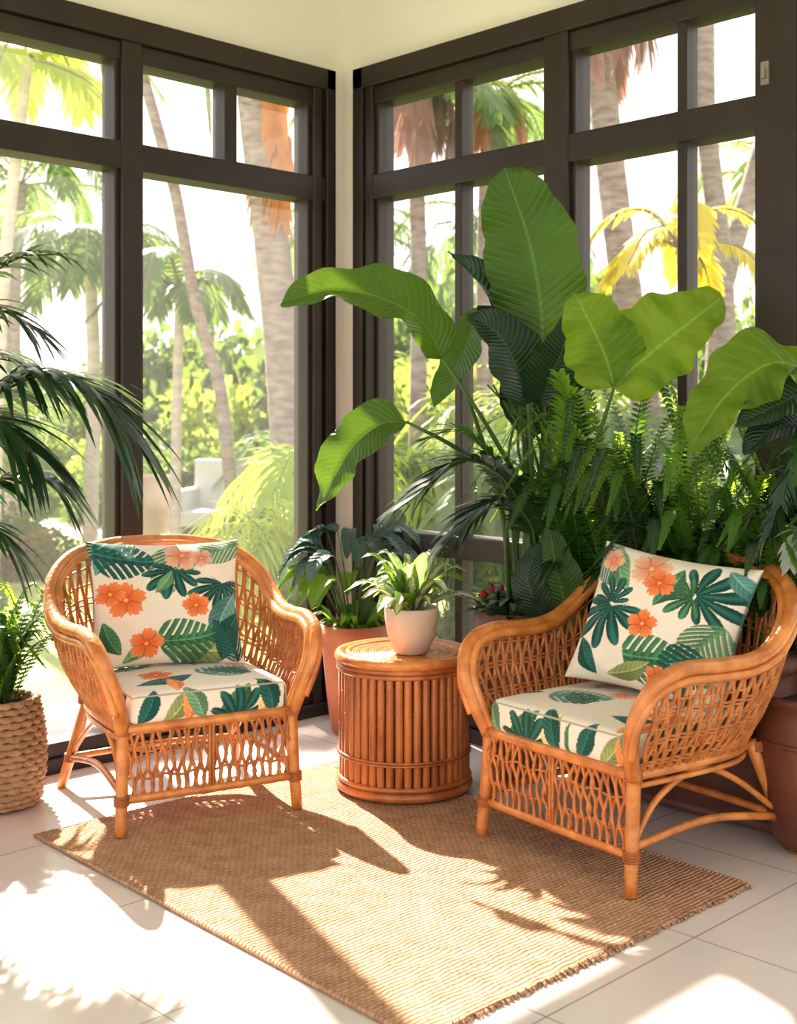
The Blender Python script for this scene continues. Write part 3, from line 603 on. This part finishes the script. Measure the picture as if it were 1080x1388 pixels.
# basket fern at the left
mb=MB(); c=(-1.43,4.40)
n=17
for i in range(n):
    t=i/(n-1); z=.012+.36*t; rr=.125+.035*math.sin(math.pi*(t*.75+.15))
    N=72; pts=[(c[0]+(rr+.006*math.cos(k*math.pi*.5+(i%2)*math.pi))*math.cos(2*math.pi*k/N),c[1]+(rr+.006*math.cos(k*math.pi*.5+(i%2)*math.pi))*math.sin(2*math.pi*k/N),z) for k in range(N+1)]
    tube(mb,pts,.0125,0,6,1,True)
lathe(mb,(c[0],c[1],0),[(0,.004),(.12,.004),(.145,.2),(.135,.34)],1,36); disc(mb,(c[0],c[1],.34),.135,1)
fernclump(mb,(c[0],c[1],.34),66,(.28,.50),.8,3,.95,.05,mats=[3,3,4],hw=.0075,nl=30)
mb.obj('basket_planter_fern',[M['basket'],M['soil'],M['stem'],M['fern'],M['fernb']],origin=W(c[0],c[1],0),rf=True,clamp=True)

# tall palm at the left edge
mb=MB(); c=(-1.66,3.88)
pot(mb,c,.14,.19,.42,0,1)
def pf(pts,n=30,L=.42,dr=.5,hw=.013,st=.35): pinnate(mb,pts,n,L,hw,dr,3,2,62,.12,.008,st,k=6,jit=.14)
B0=(c[0],c[1],.38)
pf([B0,(-1.52,3.90,1.05),(-1.30,3.92,1.42),(-1.12,3.92,1.51),(-.97,3.90,1.46),(-.87,3.88,1.35)],54,.46,.62,.0145,.42)
pf([B0,(-1.60,3.95,1.3),(-1.42,4.02,1.75),(-1.24,4.04,1.90),(-1.10,4.05,1.91)],46,.32,.5)
pf([B0,(-1.58,3.9,1.2),(-1.45,3.85,1.62),(-1.28,3.82,1.72),(-1.14,3.8,1.66)],38,.34,.5)
pf([B0,(-1.55,3.84,1.0),(-1.40,3.78,1.30),(-1.25,3.74,1.38),(-1.10,3.70,1.28)],44,.40,.55)
pf([B0,(-1.62,3.95,1.2),(-1.50,4.0,1.50),(-1.32,4.02,1.58),(-1.16,4.0,1.50)],40,.34,.5)
pf([B0,(-1.7,3.8,1.2),(-1.8,3.6,1.6),(-1.9,3.3,1.6)],30,.36,.6)
pf([B0,(-1.8,3.9,1.2),(-2.0,3.85,1.6),(-2.3,3.8,1.6)],30,.36,.6)
pf([B0,(-1.66,3.88,1.3),(-1.66,3.9,1.9),(-1.62,3.9,2.2)],30,.3,.4)
pf([B0,(-1.5,3.9,.8),(-1.36,3.95,1.10),(-1.2,3.98,1.20),(-1.1,3.98,1.16)],40,.36,.6)
pf([B0,(-1.5,3.85,.8),(-1.40,3.8,1.0),(-1.28,3.78,1.05),(-1.18,3.78,.98)],30,.30,.6)
mb.obj('potted_palm',[M['terracotta'],M['soil'],M['stemd'],M['palm']],origin=W(c[0],c[1],0),rf=True,clamp=True)

# ------------------------------------------------------------------ garden
mb=MB(); mb.add([(-60,-60,-.14),(80,-60,-.14),(80,80,-.14),(-60,80,-.14)],[(0,1,2,3)]); mb.obj('ground',[M['lawn']],smooth=False)
mb=MB(); box(mb,(-9,.2,-.139),(1.3,1.1,-.03)); box(mb,(.2,-9,-.139),(1.3,.2,-.03)); mb.obj('patio',[M['patio']],smooth=False)
gp=[W(-9,15.2),W(3,17.4),W(3,19.6),W(-9,17.4)]
mb=MB(); mb.add([(p[0],p[1],-.125) for p in gp],[(0,1,2,3)]); mb.obj('garden_path',[M['patio']],smooth=False)
def palmcrown(mb,c,n,L,mat,leaf=.55,hw=.022,upr=.5):
    for k in range(n):
        a=2*math.pi*k/n+U(-.25,.25); el=U(-.15,1.0)*upr*2; l=L*U(.8,1.1); dx,dy=math.cos(a),math.sin(a)
        pts=[c,(c[0]+dx*l*.3,c[1]+dy*l*.3,c[2]+l*.35*el+.05),(c[0]+dx*l*.7,c[1]+dy*l*.7,c[2]+l*.38*el-.03),(c[0]+dx*l,c[1]+dy*l,c[2]+l*(.2*el-.35))]
        pinnate(mb,pts,26,leaf,hw,.5,mat,1,58,.1,.018,.1,k=3,sseg=4)
def skirt(mb,c,n,l0,mat,leaf=.28):
    for k in range(n):
        a=U(0,6.28); l=l0*U(.6,1.1); dx,dy=math.cos(a)*.22,math.sin(a)*.22
        pinnate(mb,[c,(c[0]+dx,c[1]+dy,c[2]-.02),(c[0]+dx*1.7,c[1]+dy*1.7,c[2]-l*.5),(c[0]+dx*1.6,c[1]+dy*1.6,c[2]-l)],20,leaf,.018,.9,mat,mat,35,0,.012,.15,k=3,sseg=4)
gm=[M['outpalm'],M['trunk'],M['deadfrond'],M['outyel'],M['trunkw'],M['deadred'],M['out2']]
def palmtree(trunk,rad,crownL,n,mat=0,tm=1,leaf=.4,skirts=(),fronds=()):
    mb=MB(); P=resample(catmull(trunk,8),90); mm=len(P)
    tube(mb,P,[rad*1.25]+[rad*(1+.05*(k%2))*(1-.25*k/90) for k in range(89)],tm,12,1)
    palmcrown(mb,tuple(P[-1]),n,crownL,mat,leaf)
    for s in skirts: skirt(mb,*s)
    for pts in fronds: pinnate(mb,pts,26,.32,.018,.6,0,1,55,.1,.012,.1,k=3,sseg=4)
    mb.obj('palm_tree',gm,origin=W(trunk[0][0],trunk[0][1],0),rf=True)
palmtree([(-.90,11,-.14),(-1.02,11,1.82),(-1.15,11,3.14),(-1.28,11,4.25),(-1.45,11,6.3),(-1.6,11,12)],.165,2.4,11,0,1,.5,[((-1.02,11.15,4.6),6,1.0,2),((-.98,11.2,3.9),3,.7,2)])
palmtree([(-1.55,12,-.14),(-1.72,12,1.60),(-1.83,12,2.0),(-1.99,12,2.6),(-2.15,12,3.5),(-2.28,12,4.0),(-2.5,12,4.8),(-2.7,12,5.7)],.065,1.1,8,0,1,.3,(),[[(-2.2,12,5.6),(-2.0,12,5.4),(-1.9,12,4.9),(-1.85,12,4.3)]])
palmtree([(-2.36,13,-.14),(-2.33,13,1.5),(-2.30,13,2.75)],.062,.85,12,0,4,.3)
palmtree([(-3.5,14,-.14),(-3.45,14,1.8),(-3.5,14,3.2)],.09,1.3,13,0,4,.42)
palmtree([(-3.3,10,-.14),(-3.2,10,2.4),(-3.0,10,4.3)],.06,1.0,9,6,4,.34)
palmtree([(2.06,10,-.14),(2.0,10,1.42),(1.85,10,2.38),(1.73,10,3.28),(1.64,10,4.1),(1.5,10,5.4),(1.3,10,11.5)],.125,2.2,11,0,1,.5,[((1.62,9.9,4.85),9,.75,5)])
palmtree([(2.98,11,-.14),(2.92,11,1.8),(2.86,11,2.94),(2.76,11,3.8),(2.72,11,4.9),(2.72,11,11.8)],.10,2.2,11,0,1,.5)
palmtree([(3.0,12,-.14),(3.1,12,2.2),(3.22,12,2.94),(3.5,12,3.9),(3.9,12,5.4),(4.4,12,8)],.11,1.6,10,0,1,.5)
palmtree([(.15,12,-.14),(.2,12,2.4),(.15,12,4.6)],.09,1.2,9,0,1,.38,[((.15,12,4.75),10,.9,5)])
palmtree([(.95,13,-.14),(.9,13,2.4),(.95,13,4.7)],.10,1.2,9,0,1,.38,[((.95,13,4.9),7,.9,2)])
palmtree([(2.2,9.2,-.14),(2.2,9.2,1.5),(2.1,9.2,2.65)],.05,.75,8,3,4,.22)
palmtree([(4.6,15,-.14),(4.6,15,2.5),(4.7,15,4.2)],.12,1.5,12,6,1,.45)
palmtree([(-5.3,17,-.14),(-5.3,17,3),(-5.2,17,4.6)],.12,1.6,12,0,1,.45)
palmtree([(-.9,18,-.14),(-.8,18,3),(-.8,18,3.9)],.12,1.5,12,0,4,.45)
palmtree([(1.4,18,-.14),(1.4,18,3),(1.4,18,4.0)],.12,1.6,12,0,4,.45)
# leafy shrubs (instanced)
def leafcloud(name,N,mat,L=(.14,.30),w=.28):
    th=np.random.rand(N)*6.283; ph=np.arccos(1-np.random.rand(N)*1.15); rr=.55+.5*np.random.rand(N)**.6
    rr*=1+.22*np.sin(th*3+1)*np.sin(ph*4)
    P=np.stack([rr*np.sin(ph)*np.cos(th),rr*np.sin(ph)*np.sin(th),rr*np.cos(ph)],1)
    D=P/np.linalg.norm(P,axis=1)[:,None]+np.random.randn(N,3)*.7; D[:,2]-=.2; D/=np.linalg.norm(D,axis=1)[:,None]
    S=np.cross(D,np.random.randn(N,3)); S/=np.linalg.norm(S,axis=1)[:,None]
    l=(L[0]+(L[1]-L[0])*np.random.rand(N))[:,None]
    V=np.stack([P,P+D*l*.5+S*l*w,P+D*l-np.array([0,0,1])*l*.2,P+D*l*.5-S*l*w],1).reshape(-1,3)
    me=bpy.data.meshes.new(name); a=np.arange(N)*4; me.from_pydata(V.tolist(),[],np.stack([a,a+1,a+2,a+3],1).tolist()); me.materials.append(mat); return me
def arecamesh(name,n,mat,L=1.3):
    mb=MB()
    for k in range(n):
        a=U(0,6.28); l=L*U(.6,1.1); sp=U(.25,.9); dx,dy=math.cos(a)*sp,math.sin(a)*sp; b=(U(-.12,.12),U(-.12,.12),-.1)
        pinnate(mb,[b,(b[0]+dx*l*.25,b[1]+dy*l*.25,l*.6),(b[0]+dx*l*.6,b[1]+dy*l*.6,l*.9),(b[0]+dx*l,b[1]+dy*l,l*(.95-.45*sp))],22,.34*L/1.3,.016,.45,0,1,55,.1,.007,.25,k=3,sseg=4)
    o=mb.obj(name,[mat,M['stem']]); me=o.data; bpy.data.objects.remove(o); return me
cl1=leafcloud('shrub_leaves',4200,M['out1'],(.10,.24)); cl2=leafcloud('shrub_leaves_fine',5200,M['out1'],(.07,.16)); cl3=leafcloud('shrub_leaves_yellow',3800,M['out2'],(.10,.24))
ar1=arecamesh('areca_fronds',26,M['out2']); ar2=arecamesh('areca_fronds_green',24,M['outpalm'])
def group(name,items):
    e=empty(name,W(0,12,-.14))
    for i,(me,r,f,z,s,sz) in enumerate(items):
        o=bpy.data.objects.new('clump_%d'%i,me); bpy.context.collection.objects.link(o); w=W(r,f,z); o.parent=e
        o.location=(w[0]-e.location[0],w[1]-e.location[1],z+.14); o.rotation_euler=(0,0,U(0,6.28)); o.scale=(s,s,s*sz)
items=[]
for i in range(26):   # far hedge
    r=-9.5+i*.85; f=U(22,25); s=U(1.3,2.0); items.append((random.choice([cl1,cl2,cl2,cl1,cl1]),r+U(-.4,.4),f,-.1,s,U(1.2,2.0)))
for i in range(20):
    r=-8+i*.82; f=U(19.8,21)
    s=U(.9,1.3); items.append((random.choice([cl1,cl2,cl1,cl3]),r,f,-.1,s,U(.9,1.5)))
for i in range(9):
    r=.6+i*.65; f=U(12.5,15.5); s=U(.7,1.1); items.append((random.choice([cl1,cl2,cl3]),r,f,-.1,s,U(1.0,1.8)))
group('garden_hedge',items)
items=[]
for r,f,s,m in [(-.66,7.7,.78,ar1),(-1.10,7.5,.42,ar1),(-.40,8.6,1.1,ar1),(-.70,10,.8,ar2),(.9,7.6,1.05,ar2),(1.7,7.3,.9,ar1),(2.5,7.8,1.2,ar2),(3.3,8.4,1.2,ar1),(.4,8.8,1.1,ar2),(1.2,9.3,1.3,ar2),(2.9,9.5,1.3,ar2),(3.8,9.8,1.5,ar1),(-4.6,12.5,1.4,ar1),(-4.2,10.4,1.0,ar2),(1.5,11.5,1.5,ar1),(-5.2,14.5,1.8,ar2),(.3,14,1.8,ar1),(-.8,14.5,1.3,ar2)]:
    items.append((m,r,f,-.13,s,1.0))
for r,f,s,m in [(-.3,7.6,.4,cl2),(.7,7.4,.45,cl1),(1.4,7.2,.45,cl2),(2.1,7.0,.5,cl3),(2.7,7.0,.55,cl2),(-3.8,12.0,.6,cl2),(-3.3,9.4,.35,cl2),(-4.0,18.2,.9,cl2),(-.8,12.5,.6,cl2),(-2.3,19.0,1.0,cl1),(-1.6,18.0,.9,cl2),(-3.2,18.4,.9,cl1)]:
    items.append((m,r,f,-.13,s,1.0))
group('garden_shrubbery',items)
# garden armchair + urn far in the garden
mb=MB()
box(mb,(-.4,-.38,.28),(.4,.35,.45)); box(mb,(-.42,.25,.1),(.42,.40,.95)); box(mb,(-.46,-.38,.08),(-.36,.35,.66)); box(mb,(.36,-.38,.08),(.46,.35,.66))
for x in(-.4,.4):
    for y in(-.34,.32): box(mb,(x-.03,y-.03,0),(x+.03,y+.03,.3))
w=W(-1.95,14.0); o=mb.obj('garden_armchair',[M['outwhite']],smooth=False,loc=(w[0],w[1],-.13),rot=(0,0,-.9)); o.scale=(1.1,1.1,1.1); bv=o.modifiers.new('b','BEVEL'); bv.width=.03; bv.segments=3
mb=MB(); lathe(mb,(0,0,0),[(0,0),(.18,0),(.14,.08),(.20,.22),(.30,.5),(.34,.72),(.30,.78),(.33,.84),(.28,.84),(.26,.7)],0,28)
w=W(-2.9,14.6); mb.obj('garden_urn',[M['stone']],loc=(w[0],w[1],-.13))

# ------------------------------------------------------------------ light, world, camera
sd=bpy.data.lights.new('sun','SUN'); sd.energy=25; sd.angle=math.radians(.9); sd.color=(1,.87,.74)
so=bpy.data.objects.new('sun',sd); bpy.context.collection.objects.link(so)
d=Vector(Wd(.47,-1,-.95)); so.rotation_euler=d.to_track_quat('-Z','Y').to_euler(); so.location=(3,5,8)
w=bpy.data.worlds.new('sky'); bpy.context.scene.world=w; w.use_nodes=True; nt=w.node_tree; bg=nt.nodes['Background']
tc=nd(nt,'ShaderNodeTexCoord'); sp=nd(nt,'ShaderNodeSeparateXYZ'); nt.links.new(tc.outputs['Generated'],sp.inputs[0])
col=ramp(nt,sp.outputs[2],[(0.0,(1,.92,.91)),(.35,(1,.96,.97)),(1,(.82,.86,1))]); nt.links.new(col,bg.inputs[0]); bg.inputs[1].default_value=2.2
cd=bpy.data.cameras.new('camera'); cd.lens=1675/1388*36; cd.sensor_width=36; cd.shift_y=-124/1388; cd.clip_end=300
cd.dof.use_dof=True; cd.dof.focus_distance=4.25; cd.dof.aperture_fstop=3.2
co=bpy.data.objects.new('camera',cd); bpy.context.collection.objects.link(co); co.location=W(0,0,1.365)
co.rotation_euler=(math.radians(90),0,-math.atan2(.6997,.7145)); bpy.context.scene.camera=co
bpy.context.scene.view_settings.view_transform='Standard'
